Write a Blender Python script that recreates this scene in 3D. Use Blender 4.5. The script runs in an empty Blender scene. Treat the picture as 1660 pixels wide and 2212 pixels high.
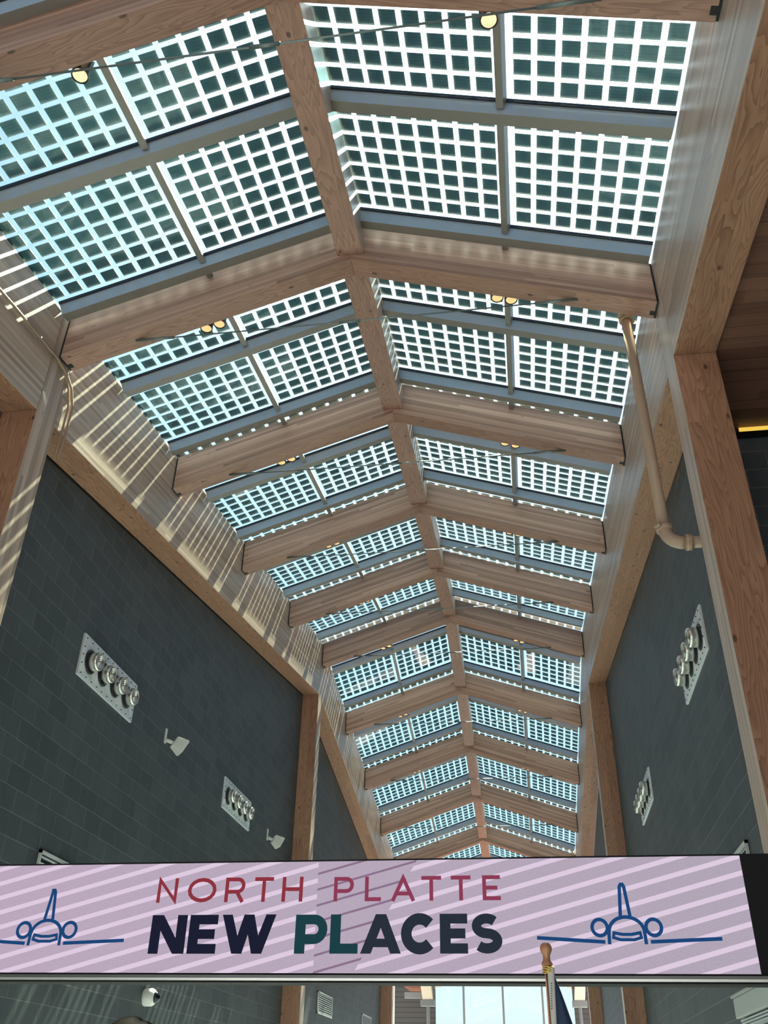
import bpy, bmesh, math, random
from mathutils import Vector, Matrix
random.seed(7)
C = bpy.data.collections.new('scene'); bpy.context.scene.collection.children.link(C)
SC = bpy.context.scene
PI = math.pi

# ---------------------------------------------------------------- camera, sky, sun, exposure
F_PX = 1958.42; YAW, PITCH, ROLL = -0.1574, 0.5742, 0.0207
def camera():
    cy, sy = math.cos(YAW), math.sin(YAW)
    fwd = Vector((sy*math.cos(PITCH), cy*math.cos(PITCH), math.sin(PITCH)))
    rt = Vector((cy, -sy, 0)); up = rt.cross(fwd)
    r = rt*math.cos(ROLL)+up*math.sin(ROLL); u = -rt*math.sin(ROLL)+up*math.cos(ROLL)
    cd = bpy.data.cameras.new('camera'); co = bpy.data.objects.new('camera', cd); C.objects.link(co)
    m = Matrix((r, u, -fwd)).transposed().to_4x4(); co.matrix_world = m
    cd.sensor_fit = 'VERTICAL'; cd.sensor_height = 36.0; cd.lens = F_PX/2212*36.0
    cd.clip_start = 0.05; cd.clip_end = 500
    SC.camera = co
camera()
SUN = Vector((0.071, 0.61, 1.0)).normalized()          # towards the sun
w = bpy.data.worlds.new('sky'); SC.world = w; w.use_nodes = True
nt = w.node_tree; nt.nodes.clear()
sky = nt.nodes.new('ShaderNodeTexSky'); sky.sky_type = 'NISHITA'; sky.sun_disc = False
sky.sun_elevation = math.asin(SUN.z); sky.sun_rotation = math.atan2(SUN.x, SUN.y)
sky.air_density = 1.0; sky.dust_density = 2.0; sky.ozone_density = 1.0
bg = nt.nodes.new('ShaderNodeBackground'); bg.inputs['Strength'].default_value = 0.180
wo = nt.nodes.new('ShaderNodeOutputWorld')
nt.links.new(sky.outputs[0], bg.inputs['Color']); nt.links.new(bg.outputs[0], wo.inputs['Surface'])
sl = bpy.data.lights.new('sun', 'SUN'); sl.energy = 46.0; sl.angle = math.radians(0.53); sl.color = (1, 0.76, 0.52)
so = bpy.data.objects.new('sun', sl); C.objects.link(so)
so.rotation_euler = SUN.to_track_quat('Z', 'Y').to_euler(); so.location = (3, 12, 20)
def area(name, loc, target, sx, sy, energy, col):
    l = bpy.data.lights.new(name, 'AREA'); l.shape = 'RECTANGLE'; l.size = sx; l.size_y = sy; l.energy = energy; l.color = col
    o = bpy.data.objects.new(name, l); C.objects.link(o); o.location = loc
    o.rotation_euler = (Vector(loc)-Vector(target)).to_track_quat('Z', 'Y').to_euler()
    return o
# added fill light behind the camera
area('rear_fill', (-1.4, -5.7, 1.6), (-1.4, 12, 4.0), 8.0, 5.8, 250, (0.98, 0.94, 0.92))
SC.view_settings.view_transform = 'Standard'; SC.view_settings.look = 'None'
SC.view_settings.gamma = 1.0; SC.view_settings.exposure = 0.42; SC.view_settings.use_curve_mapping = False

# ---------------------------------------------------------------- measured layout
A_, B_ = 4.4325, 1.5675            # hall faces: X = -A_ and X = B_
XC = -1.425                        # ridge line
HALF = 3.0
Y1, S1, S2 = 6.3767, 3.1925, 3.1159
Z1, M1, M2, M3 = 6.3345, 0.1648, -0.1717, -0.1717
RISE, HD, TW = 1.025, 0.5443, 0.2685
CW, GD = 0.366, 0.755              # girder width and depth below the rafters' feet
HG = 0.575; SLX = 0.3417
XL, XR = -(A_+CW), B_+CW
FLOOR = -1.6
def Yk(k): return Y1+(k-1)*S1 if k <= 5 else Y1+4*S1+(k-5)*S2
Y5, Y9 = Yk(5), Yk(9)
def zY(y):
    if y <= Y5: return Z1+M1*(y-Y1)
    if y <= Y9: return Z1+M1*(Y5-Y1)+M2*(y-Y5)
    return Z1+M1*(Y5-Y1)+M2*(Y9-Y5)+M3*(y-Y9)
def mY(y): return M1 if y < Y5 else (M2 if y < Y9 else M3)

# ---------------------------------------------------------------- materials
def newmat(name):
    m = bpy.data.materials.new(name); m.use_nodes = True; n = m.node_tree
    b = n.nodes['Principled BSDF']; return m, n, b
def L(n, a, b): n.links.new(a, b)
def math_(n, op, a, b=None, c=None):
    x = n.nodes.new('ShaderNodeMath'); x.operation = op
    for i, v in enumerate((a, b, c)):
        if v is None: continue
        if isinstance(v, (int, float)): x.inputs[i].default_value = v
        else: L(n, v, x.inputs[i])
    return x.outputs[0]
def mixc(n, f, a, b, mode='MIX'):
    x = n.nodes.new('ShaderNodeMix'); x.data_type = 'RGBA'; x.blend_type = mode
    for s, v in ((x.inputs[0], f), (x.inputs[6], a), (x.inputs[7], b)):
        if isinstance(v, (int, float)): s.default_value = v
        elif isinstance(v, tuple): s.default_value = (*v[:3], 1)
        else: L(n, v, s)
    return x.outputs[2]
def comb(n, x, y, z=0.0):
    c = n.nodes.new('ShaderNodeCombineXYZ')
    for i, v in enumerate((x, y, z)):
        if isinstance(v, (int, float)): c.inputs[i].default_value = v
        else: L(n, v, c.inputs[i])
    return c.outputs[0]
def noise(n, vec, scale, detail=4, rough=0.5, dist=0.0):
    t = n.nodes.new('ShaderNodeTexNoise'); L(n, vec, t.inputs['Vector'])
    t.inputs['Scale'].default_value = scale; t.inputs['Detail'].default_value = detail
    t.inputs['Roughness'].default_value = rough; t.inputs['Distortion'].default_value = dist
    return t.outputs['Fac']
def white(n, vec):
    t = n.nodes.new('ShaderNodeTexWhiteNoise'); t.noise_dimensions = '3D'; L(n, vec, t.inputs['Vector']); return t.outputs['Value']
def mr(n, v, a, b, c=0.0, d=1.0):
    x = n.nodes.new('ShaderNodeMapRange'); L(n, v, x.inputs[0])
    for i, q in enumerate((a, b, c, d)): x.inputs[i+1].default_value = q
    return x.outputs[0]
def uvw(n):
    t = n.nodes.new('ShaderNodeTexCoord'); s = n.nodes.new('ShaderNodeSeparateXYZ'); L(n, t.outputs['UV'], s.inputs[0])
    oi = n.nodes.new('ShaderNodeObjectInfo')
    u = math_(n, 'ADD', s.outputs[0], math_(n, 'MULTIPLY', oi.outputs['Random'], 53.0))
    return u, s.outputs[1], oi.outputs['Random']
def bump(n, b, h, strength, dist=0.01):
    x = n.nodes.new('ShaderNodeBump'); x.inputs['Strength'].default_value = strength; x.inputs['Distance'].default_value = dist
    L(n, h, x.inputs['Height']); L(n, x.outputs[0], b.inputs['Normal'])

def wood_lamella(name, c_lo, c_hi, lam=0.038, line=0.5, rough=0.45):
    m, n, b = newmat(name); u, v, rnd = uvw(n)
    lid = math_(n, 'FLOOR', math_(n, 'DIVIDE', v, lam))
    off = math_(n, 'MULTIPLY', white(n, comb(n, lid, 3.3, rnd)), 9.0)
    bid = math_(n, 'FLOOR', math_(n, 'DIVIDE', math_(n, 'ADD', u, off), 3.7))
    tone = white(n, comb(n, lid, bid, rnd))
    g = noise(n, comb(n, math_(n, 'MULTIPLY', u, 1.1), math_(n, 'MULTIPLY', v, 75.0), tone), 1.0, 5, 0.62)
    g2 = noise(n, comb(n, math_(n, 'MULTIPLY', u, 5.0), math_(n, 'MULTIPLY', v, 260.0)), 1.0, 2, 0.5)
    f = math_(n, 'ADD', math_(n, 'MULTIPLY', tone, 0.55), math_(n, 'ADD', math_(n, 'MULTIPLY', g, 0.85), math_(n, 'MULTIPLY', g2, 0.25)))
    f = mr(n, f, 0.40, 1.20)
    col = mixc(n, f, c_lo, c_hi)
    fr = math_(n, 'FRACT', math_(n, 'DIVIDE', v, lam))
    ln = math_(n, 'MULTIPLY', math_(n, 'LESS_THAN', fr, 0.06), line)
    ln = math_(n, 'MULTIPLY', ln, mr(n, white(n, comb(n, lid, 9.1, rnd)), 0.2, 1.0))
    col = mixc(n, ln, col, tuple(x*0.35 for x in c_lo))
    # small knots stretched along the board
    vo = n.nodes.new('ShaderNodeTexVoronoi'); L(n, comb(n, math_(n, 'MULTIPLY', u, 1.6), math_(n, 'MULTIPLY', v, 9.0)), vo.inputs['Vector']); vo.inputs['Scale'].default_value = 1.0
    kn = math_(n, 'MULTIPLY', math_(n, 'LESS_THAN', vo.outputs['Distance'], 0.05), 0.7)
    col = mixc(n, kn, col, tuple(x*0.3 for x in c_lo))
    L(n, col, b.inputs['Base Color']); b.inputs['Roughness'].default_value = rough
    bump(n, b, g, 0.12)
    return m
def wood_flat(name, c_lo, c_hi, rough=0.45):
    m, n, b = newmat(name); u, v, rnd = uvw(n)
    bd = math_(n, 'FLOOR', math_(n, 'DIVIDE', v, 0.2))
    off = math_(n, 'MULTIPLY', white(n, comb(n, bd, 1.7, rnd)), 7.0)
    bid = math_(n, 'FLOOR', math_(n, 'DIVIDE', math_(n, 'ADD', u, off), 3.3))
    tone = white(n, comb(n, bd, bid, rnd))
    base = noise(n, comb(n, math_(n, 'MULTIPLY', u, 0.75), math_(n, 'MULTIPLY', v, 6.0), math_(n, 'MULTIPLY', tone, 20.0)), 1.0, 2.5, 0.45, 0.3)
    ring = math_(n, 'FRACT', math_(n, 'MULTIPLY', base, 17.0))
    ring = math_(n, 'POWER', ring, 1.8)
    fine = noise(n, comb(n, math_(n, 'MULTIPLY', u, 5.0), math_(n, 'MULTIPLY', v, 160.0)), 1.0, 3, 0.5)
    f = math_(n, 'ADD', math_(n, 'MULTIPLY', ring, 0.62), math_(n, 'ADD', math_(n, 'MULTIPLY', fine, 0.35), math_(n, 'MULTIPLY', tone, 0.30)))
    f = mr(n, f, 0.15, 1.15, 1.0, 0.0)
    col = mixc(n, f, c_lo, c_hi)
    vo = n.nodes.new('ShaderNodeTexVoronoi'); L(n, comb(n, math_(n, 'MULTIPLY', u, 3.4), math_(n, 'MULTIPLY', v, 5.5), rnd), vo.inputs['Vector']); vo.inputs['Scale'].default_value = 1.0
    kn = mr(n, vo.outputs['Distance'], 0.07, 0.13, 1.0, 0.0)
    col = mixc(n, math_(n, 'MULTIPLY', kn, 0.8), col, tuple(x*0.22 for x in c_lo))
    fr = math_(n, 'FRACT', math_(n, 'DIVIDE', v, 0.2))
    col = mixc(n, math_(n, 'MULTIPLY', math_(n, 'LESS_THAN', fr, 0.012), 0.7), col, tuple(x*0.3 for x in c_lo))
    L(n, col, b.inputs['Base Color']); b.inputs['Roughness'].default_value = rough
    bump(n, b, ring, 0.06)
    return m
M_GL = wood_lamella('pale_fir_lamella', (0.29, 0.200, 0.162), (0.62, 0.475, 0.395), 0.043, 0.22, 0.38)
M_RL = wood_lamella('rafter_fir_lamella', (0.195, 0.102, 0.075), (0.53, 0.330, 0.255), 0.040, 0.6, 0.5)
M_FL = wood_flat('flat_sawn_fir', (0.20, 0.088, 0.052), (0.44, 0.235, 0.150), 0.45)
M_FD = wood_flat('rafter_flat_sawn_fir', (0.18, 0.082, 0.060), (0.39, 0.207, 0.150), 0.5)
M_DECK = wood_lamella('dark_deck_boards', (0.10, 0.040, 0.028), (0.26, 0.125, 0.085), 0.14, 0.9, 0.5)

def plain(name, col, rough=0.5, metal=0.0, var=0.0, scale=8.0):
    m, n, b = newmat(name)
    if var:
        t = n.nodes.new('ShaderNodeTexCoord'); g = noise(n, t.outputs['Object'], scale, 4, 0.6)
        c = mixc(n, g, tuple(x*(1-var) for x in col), tuple(min(1, x*(1+var)) for x in col)); L(n, c, b.inputs['Base Color'])
    else: b.inputs['Base Color'].default_value = (*col, 1)
    b.inputs['Roughness'].default_value = rough; b.inputs['Metallic'].default_value = metal
    return m
def emit(name, col, s):
    m = bpy.data.materials.new(name); m.use_nodes = True; n = m.node_tree; n.nodes.clear()
    e = n.nodes.new('ShaderNodeEmission'); o = n.nodes.new('ShaderNodeOutputMaterial')
    e.inputs['Color'].default_value = (*col, 1); e.inputs['Strength'].default_value = s*0.75; L(n, e.outputs[0], o.inputs[0]); return m
M_ALU = plain('anodised_skylight_bar', (0.38, 0.45, 0.55), 0.36, 0.3, 0.10, 3.0)
M_TAUPE = plain('taupe_mullion_and_underside_shade', (0.21, 0.185, 0.17), 0.42, 0.1, 0.08, 4)  # mullion colour; on crossbar undersides it stands for shade
M_GASK = plain('black_gasket', (0.012, 0.014, 0.022), 0.4)
M_STEEL = plain('grey_tie_rod_steel', (0.16, 0.19, 0.19), 0.45, 0.5, 0.25, 20)
M_BLACK = plain('black_shadow_gap', (0.006, 0.006, 0.007), 0.7)
M_PLATE = plain('galvanised_plate', (0.80, 0.84, 0.88), 0.38, 0.3, 0.12, 14)
M_CHROME = plain('spun_aluminium', (0.62, 0.60, 0.56), 0.26, 0.9, 0.12, 30)
M_DARKHOLE = plain('nozzle_recess', (0.01, 0.012, 0.018), 0.35)
M_GRILLE = plain('pale_grille_paint', (0.55, 0.58, 0.60), 0.45, 0.1, 0.08)
M_WHITE = plain('white_plastic', (0.72, 0.72, 0.68), 0.45, 0.0, 0.06)
M_PIPE = plain('tan_painted_pipe', (0.38, 0.26, 0.19), 0.45, 0.0, 0.08, 10)
M_COND = plain('brown_conduit', (0.30, 0.20, 0.14), 0.4, 0.2, 0.1)
M_GREYBOX = plain('light_grey_enclosure', (0.42, 0.44, 0.43), 0.5, 0.0, 0.05)
M_CREAM = plain('cream_painted_steel', (0.62, 0.60, 0.50), 0.45, 0.1, 0.06)
M_GREYST = plain('grey_painted_steel', (0.20, 0.23, 0.25), 0.5, 0.1, 0.06)
M_CASE = plain('black_display_casing', (0.003, 0.003, 0.004), 0.9)
M_RAIL = plain('silver_rail', (0.62, 0.64, 0.60), 0.3, 0.5, 0.05)
M_RAILD = plain('dark_rail_top', (0.13, 0.14, 0.14), 0.4, 0.4, 0.05)
M_LAMP = emit('warm_lens', (1.0, 0.60, 0.26), 1.25)
M_LAMPN = emit('hot_warm_lens', (1.0, 0.74, 0.38), 1.5)
M_TUBE = emit('yellow_linear_lamp', (0.95, 0.62, 0.10), 0.95)
M_HOUS = plain('dark_lamp_housing', (0.05, 0.045, 0.045), 0.25, 0.8)
M_POLE = plain('varnished_pole', (0.20, 0.085, 0.055), 0.3, 0, 0.15, 12)
M_FIN = plain('varnished_finial', (0.40, 0.19, 0.10), 0.3, 0, 0.15, 12)
M_CORD = plain('gold_cord', (0.62, 0.42, 0.10), 0.4, 0.2, 0.15, 60)
M_NAVY = plain('navy_flag_cloth', (0.012, 0.028, 0.075), 0.75, 0, 0.1)
M_SLEEVE = plain('white_flag_heading', (0.50, 0.48, 0.46), 0.8, 0, 0.08)
M_INK = plain('printed_ink', (0.10, 0.09, 0.09), 0.8)
M_HAIR = plain('dark_brown_hair', (0.005, 0.0027, 0.0027), 0.8, 0, 0.3, 60)
M_HAIR.node_tree.nodes['Principled BSDF'].inputs['Specular IOR Level'].default_value = 0.05
M_SKIN = plain('skin', (0.50, 0.30, 0.21), 0.5, 0, 0.05)
M_SHIRT = plain('grey_shirt_cloth', (0.12, 0.13, 0.15), 0.8, 0, 0.1)
M_TROUS = plain('dark_trouser_cloth', (0.03, 0.035, 0.05), 0.8, 0, 0.1)
M_SHOE = plain('black_shoe', (0.01, 0.01, 0.01), 0.4)
M_FLOOR = plain('pale_polished_floor', (0.56, 0.60, 0.68), 0.3, 0, 0.12, 3)
M_DOME = plain('smoked_dome', (0.012, 0.014, 0.025), 0.08)

def cmu(name, c1, c2, mort):
    m, n, b = newmat(name)
    t = n.nodes.new('ShaderNodeTexCoord'); br = n.nodes.new('ShaderNodeTexBrick'); L(n, t.outputs['UV'], br.inputs['Vector'])
    br.offset = 0.5; br.inputs['Scale'].default_value = 1.0; br.inputs['Brick Width'].default_value = 0.428; br.inputs['Row Height'].default_value = 0.2138
    br.inputs['Mortar Size'].default_value = 0.0045; br.inputs['Mortar Smooth'].default_value = 0.4; br.inputs['Bias'].default_value = 0.0
    br.inputs['Color1'].default_value = (*c1, 1); br.inputs['Color2'].default_value = (*c2, 1); br.inputs['Mortar'].default_value = (*mort, 1)
    g = noise(n, t.outputs['UV'], 2.2, 5, 0.65)
    s = n.nodes.new('ShaderNodeSeparateXYZ'); L(n, t.outputs['UV'], s.inputs[0])
    st = noise(n, comb(n, math_(n, 'MULTIPLY', s.outputs[0], 14.0), math_(n, 'MULTIPLY', s.outputs[1], 1.6)), 1.0, 3, 0.6)
    f = mr(n, math_(n, 'ADD', math_(n, 'MULTIPLY', g, 0.6), math_(n, 'MULTIPLY', st, 0.4)), 0.3, 0.7, 0.80, 1.22)
    col = mixc(n, 1.0, br.outputs['Color'], comb(n, f, f, f), 'MULTIPLY')
    L(n, col, b.inputs['Base Color']); b.inputs['Roughness'].default_value = 0.55
    bump(n, b, math_(n, 'SUBTRACT', 1.0, br.outputs['Fac']), 0.35, 0.006)
    return m
M_CMU = cmu('dark_ground_face_block', (0.047, 0.058, 0.068), (0.068, 0.081, 0.092), (0.145, 0.155, 0.162))

def glass_mat():
    m = bpy.data.materials.new('tinted_skylight_glass'); m.use_nodes = True; n = m.node_tree; n.nodes.clear()
    tr = n.nodes.new('ShaderNodeBsdfTransparent'); tr.inputs[0].default_value = (0.60, 0.88, 0.92, 1)
    gl = n.nodes.new('ShaderNodeBsdfGlossy'); gl.inputs['Roughness'].default_value = 0.02; gl.inputs[0].default_value = (1, 1, 1, 1)
    fr = n.nodes.new('ShaderNodeFresnel'); fr.inputs['IOR'].default_value = 1.22
    mx = n.nodes.new('ShaderNodeMixShader'); o = n.nodes.new('ShaderNodeOutputMaterial')
    L(n, fr.outputs[0], mx.inputs[0]); L(n, tr.outputs[0], mx.inputs[1]); L(n, gl.outputs[0], mx.inputs[2]); L(n, mx.outputs[0], o.inputs[0])
    return m
M_GLASS = glass_mat()
def cell_mat():
    m = bpy.data.materials.new('solar_cell'); m.use_nodes = True; n = m.node_tree; b = n.nodes['Principled BSDF']
    u = n.nodes.new('ShaderNodeTexCoord'); s = n.nodes.new('ShaderNodeSeparateXYZ'); L(n, u.outputs['UV'], s.inputs[0])
    ln = math_(n, 'LESS_THAN', math_(n, 'FRACT', math_(n, 'MULTIPLY', s.outputs[0], 5.0)), 0.06)
    col = mixc(n, ln, (0.088, 0.105, 0.120), (0.20, 0.23, 0.25)); L(n, col, b.inputs['Base Color'])
    b.inputs['Roughness'].default_value = 0.22; b.inputs['Specular IOR Level'].default_value = 0.5
    tr = n.nodes.new('ShaderNodeBsdfTransparent'); tr.inputs[0].default_value = (0.6, 0.8, 0.9, 1)
    mx = n.nodes.new('ShaderNodeMixShader'); mx.inputs[0].default_value = 0.085
    o = n.nodes['Material Output']; L(n, b.outputs[0], mx.inputs[1]); L(n, tr.outputs[0], mx.inputs[2]); L(n, mx.outputs[0], o.inputs[0])
    return m
M_CELL = cell_mat()

# ---------------------------------------------------------------- object helpers
def link(o, parent=None):
    C.objects.link(o)
    if parent is not None:
        o.parent = parent; o.matrix_parent_inverse = Matrix.Translation(-parent.location) if parent.type == 'EMPTY' and parent.parent is None else Matrix()
    return o
def tag(o, label=None, cat=None, group=None, kind=None):
    if label: o['label'] = label
    if cat: o['category'] = cat
    if group: o['group'] = group
    if kind: o['kind'] = kind
    return o
def thing(name, loc, label, cat, group=None):
    o = bpy.data.objects.new(name, None); o.empty_display_size = 0.05; C.objects.link(o); o.location = loc
    return tag(o, label, cat, group)
class MB:
    """collects faces (world coordinates) with per-corner UVs and a material index"""
    def __init__(s): s.v = []; s.f = []; s.uv = []; s.mi = []; s.sm = []
    def face(s, pts, uvs=None, mi=0, smooth=False):
        i = len(s.v); s.v += [tuple(p) for p in pts]; s.f.append(list(range(i, i+len(pts))))
        s.uv.append(uvs or [(0, 0)]*len(pts)); s.mi.append(mi); s.sm.append(smooth)
    def hexa(s, p, mi=(0, 0, 0), lens=None):
        # p: 8 points: bottom ring 0-3 (start-left,start-right,end-right,end-left), top ring 4-7. mi=(sides, top/bottom, ends)
        p = [Vector(q) for q in p]
        c = sum(p, Vector())/8
        ln = (p[3]-p[0]).length or 1; wd = (p[1]-p[0]).length; dp = (p[4]-p[0]).length
        def q(idx, uv, m):
            pts = [p[i] for i in idx]; nrm = (pts[1]-pts[0]).cross(pts[2]-pts[0]); ce = sum(pts, Vector())/4
            if nrm.dot(ce-c) < 0: pts = pts[::-1]; uv = uv[::-1]
            s.face(pts, uv, m)
        q((0, 3, 7, 4), [(0, 0), (ln, 0), (ln, dp), (0, dp)], mi[0])
        q((1, 2, 6, 5), [(0, 0), (ln, 0), (ln, dp), (0, dp)], mi[0])
        q((0, 3, 2, 1), [(0, 0), (ln, 0), (ln, wd), (0, wd)], mi[1])
        q((4, 7, 6, 5), [(0, 0), (ln, 0), (ln, wd), (0, wd)], mi[1])
        q((0, 1, 5, 4), [(0, 0), (wd, 0), (wd, dp), (0, dp)], mi[2])
        q((3, 2, 6, 7), [(0, 0), (wd, 0), (wd, dp), (0, dp)], mi[2])
    def box(s, x0, x1, y0, y1, z0, z1, mi=(0, 0, 0), axis='y'):
        if axis == 'y': s.hexa([(x0, y0, z0), (x1, y0, z0), (x1, y1, z0), (x0, y1, z0), (x0, y0, z1), (x1, y0, z1), (x1, y1, z1), (x0, y1, z1)], mi)
        else: s.hexa([(x0, y0, z0), (x0, y1, z0), (x1, y1, z0), (x1, y0, z0), (x0, y0, z1), (x0, y1, z1), (x1, y1, z1), (x1, y0, z1)], mi)
    def obox(s, o, ax, ay, az, x0, x1, y0, y1, z0, z1, mi=(0, 0, 0)):
        o = Vector(o); P = lambda x, y, z: o+ax*x+ay*y+az*z
        s.hexa([P(x0, y0, z0), P(x1, y0, z0), P(x1, y1, z0), P(x0, y1, z0), P(x0, y0, z1), P(x1, y0, z1), P(x1, y1, z1), P(x0, y1, z1)], mi)
    def lathe(s, o, axis, prof, n=24, mi=0, smooth=True):
        # prof: list of (t along axis, radius)
        o = Vector(o); ax = Vector(axis).normalized(); e1 = ax.orthogonal().normalized(); e2 = ax.cross(e1)
        ring = lambda t, r: [o+ax*t+(e1*math.cos(2*PI*i/n)+e2*math.sin(2*PI*i/n))*r for i in range(n)]
        base = len(s.v)
        for t, r in prof: s.v += [tuple(q) for q in ring(t, r)]
        for k in range(len(prof)-1):
            for i in range(n):
                j = (i+1) % n; a = base+k*n
                s.f.append([a+i, a+j, a+n+j, a+n+i]); s.uv.append([(0, 0)]*4); s.mi.append(mi); s.sm.append(smooth)
        for k, rev in ((0, True), (len(prof)-1, False)):
            if prof[k][1] > 1e-5:
                f = [base+k*n+i for i in range(n)]
                if rev: f = f[::-1]
                s.f.append(f); s.uv.append([(0, 0)]*n); s.mi.append(mi); s.sm.append(False)
    def tube(s, pts, r, n=10, mi=0):
        pts = [Vector(q) for q in pts]; base = len(s.v); prev = None
        for i, q in enumerate(pts):
            d = (pts[min(i+1, len(pts)-1)]-pts[max(i-1, 0)]).normalized()
            e1 = d.orthogonal().normalized() if prev is None else (prev-d*prev.dot(d)).normalized()
            prev = e1; e2 = d.cross(e1)
            s.v += [tuple(q+(e1*math.cos(2*PI*k/n)+e2*math.sin(2*PI*k/n))*r) for k in range(n)]
        for i in range(len(pts)-1):
            for k in range(n):
                j = (k+1) % n; a = base+i*n
                s.f.append([a+k, a+j, a+n+j, a+n+k]); s.uv.append([(0, 0)]*4); s.mi.append(mi); s.sm.append(True)
        for a, rev in ((base, True), (base+(len(pts)-1)*n, False)):
            f = [a+k for k in range(n)]
            s.f.append(f[::-1] if rev else f); s.uv.append([(0, 0)]*n); s.mi.append(mi); s.sm.append(False)
    def build(s, name, mats, parent=None, bevel=0.0):
        me = bpy.data.meshes.new(name)
        o3 = Vector((0, 0, 0))
        if parent is None and s.v:      # origin at the centre of the base
            xs, ys, zs = zip(*s.v); o3 = Vector(((min(xs)+max(xs))/2, (min(ys)+max(ys))/2, min(zs)))
        me.from_pydata([tuple(Vector(q)-o3) for q in s.v], [], s.f)
        uvl = me.uv_layers.new(name='UVMap')
        k = 0
        for p, uv in zip(me.polygons, s.uv):
            for j in range(len(uv)): uvl.data[k].uv = uv[j]; k += 1
        for p, mi, sm in zip(me.polygons, s.mi, s.sm): p.material_index = mi; p.use_smooth = sm
        for m in (mats if isinstance(mats, (list, tuple)) else [mats]): me.materials.append(m)
        o = bpy.data.objects.new(name, me)
        if parent is None: C.objects.link(o); o.location = o3
        else:
            C.objects.link(o); o.parent = parent
            # geometry is in world coordinates: undo the chain of parent offsets
            off = Vector((0, 0, 0)); q = parent
            while q is not None: off += q.location; q = q.parent
            o.location = -off
        if bevel:
            bm_ = bmesh.new(); bm_.from_mesh(me); bmesh.ops.remove_doubles(bm_, verts=bm_.verts, dist=1e-5); bm_.to_mesh(me); bm_.free()
            md = o.modifiers.new('bevel', 'BEVEL'); md.width = bevel; md.segments = 2; md.limit_method = 'ANGLE'
        return o
def struct(name, mb, mats):
    o = mb.build(name, mats); o['kind'] = 'structure'; return o
ORD = ['zeroth', 'first', 'second', 'third', 'fourth', 'fifth', 'sixth', 'seventh', 'eighth', 'ninth', 'tenth', 'eleventh', 'twelfth', 'thirteenth',
       'fourteenth', 'fifteenth', 'sixteenth', 'seventeenth', 'eighteenth', 'nineteenth', 'twentieth', 'twenty-first', 'twenty-second', 'twenty-third', 'twenty-fourth', 'twenty-fifth', 'twenty-sixth']

# ---------------------------------------------------------------- room shell
YB, YE = -6.0, 36.2
mb = MB(); mb.box(XL-6, XR+6, YB-0.2, YE+0.3, FLOOR-0.2, FLOOR); struct('floor', mb, M_FLOOR)
def wall_x(name, xin, xout, segs, z0, zt, mat=M_CMU):
    """wall lying along the hall; segs = list of y stations, zt(y) gives the top"""
    m = MB()
    for ya, yb in zip(segs[:-1], segs[1:]):
        za, zb = zt(ya), zt(yb); v = lambda z: z-1.997
        for x in (xin, xout):
            pts = [(x, ya, z0), (x, yb, z0), (x, yb, zb), (x, ya, za)]; uv = [(ya, v(z0)), (yb, v(z0)), (yb, v(zb)), (ya, v(za))]
            if (x == xin) == (xin < xout): pts, uv = pts[::-1], uv[::-1]
            m.face(pts, uv)
        m.face([(xin, ya, za), (xin, yb, zb), (xout, yb, zb), (xout, ya, za)], None)
    for y in (segs[0], segs[-1]):
        m.face([(xin, y, z0), (xout, y, z0), (xout, y, zt(y)), (xin, y, zt(y))], [(xin, z0-1.997), (xout, z0-1.997), (xout, zt(y)-1.997), (xin, zt(y)-1.997)])
    return struct(name, m, mat)
top = lambda y: zY(y)-GD-0.035
top2 = lambda y: zY(y)-GD+0.02
wall_x('wall_left', XL, XL-0.09, [6.64, Y5, Y9], FLOOR, top)
wall_x('wall_right', XR, XR+0.09, [6.64, Y5, Y9], FLOOR, top)
# black strips painting the thin shadow between the block and the girders' underside
for nm, xa, xb in (('shadow_strip_1', XL-0.09, XL-0.004), ('shadow_strip_2', XR+0.004, XR+0.09)):
    m = MB()
    for ya, yb in ((6.64, Y5), (Y5, Y9)):
        m.hexa([(xa, ya, top(ya)), (xb, ya, top(ya)), (xb, yb, top(yb)), (xa, yb, top(yb)), (xa, ya, top2(ya)), (xb, ya, top2(ya)), (xb, yb, top2(yb)), (xa, yb, top2(yb))])
    struct(nm, m, M_BLACK)
def wall_y(name, x0, x1, y0, y1, z0, z1, mat=M_CMU):
    m = MB(); v = lambda z: z-1.997
    for y, fl in ((y0, 0), (y1, 1)):
        pts = [(x0, y, z0), (x1, y, z0), (x1, y, z1), (x0, y, z1)]; uv = [(x0, v(z0)), (x1, v(z0)), (x1, v(z1)), (x0, v(z1))]
        if fl: pts, uv = pts[::-1], uv[::-1]
        m.face(pts, uv)
    m.face([(x0, y0, z0), (x0, y1, z0), (x0, y1, z1), (x0, y0, z1)]); m.face([(x1, y0, z0), (x1, y1, z0), (x1, y1, z1), (x1, y0, z1)])
    m.face([(x0, y0, z1), (x0, y1, z1), (x1, y1, z1), (x1, y0, z1)])
    return struct(name, m, mat)
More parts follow.
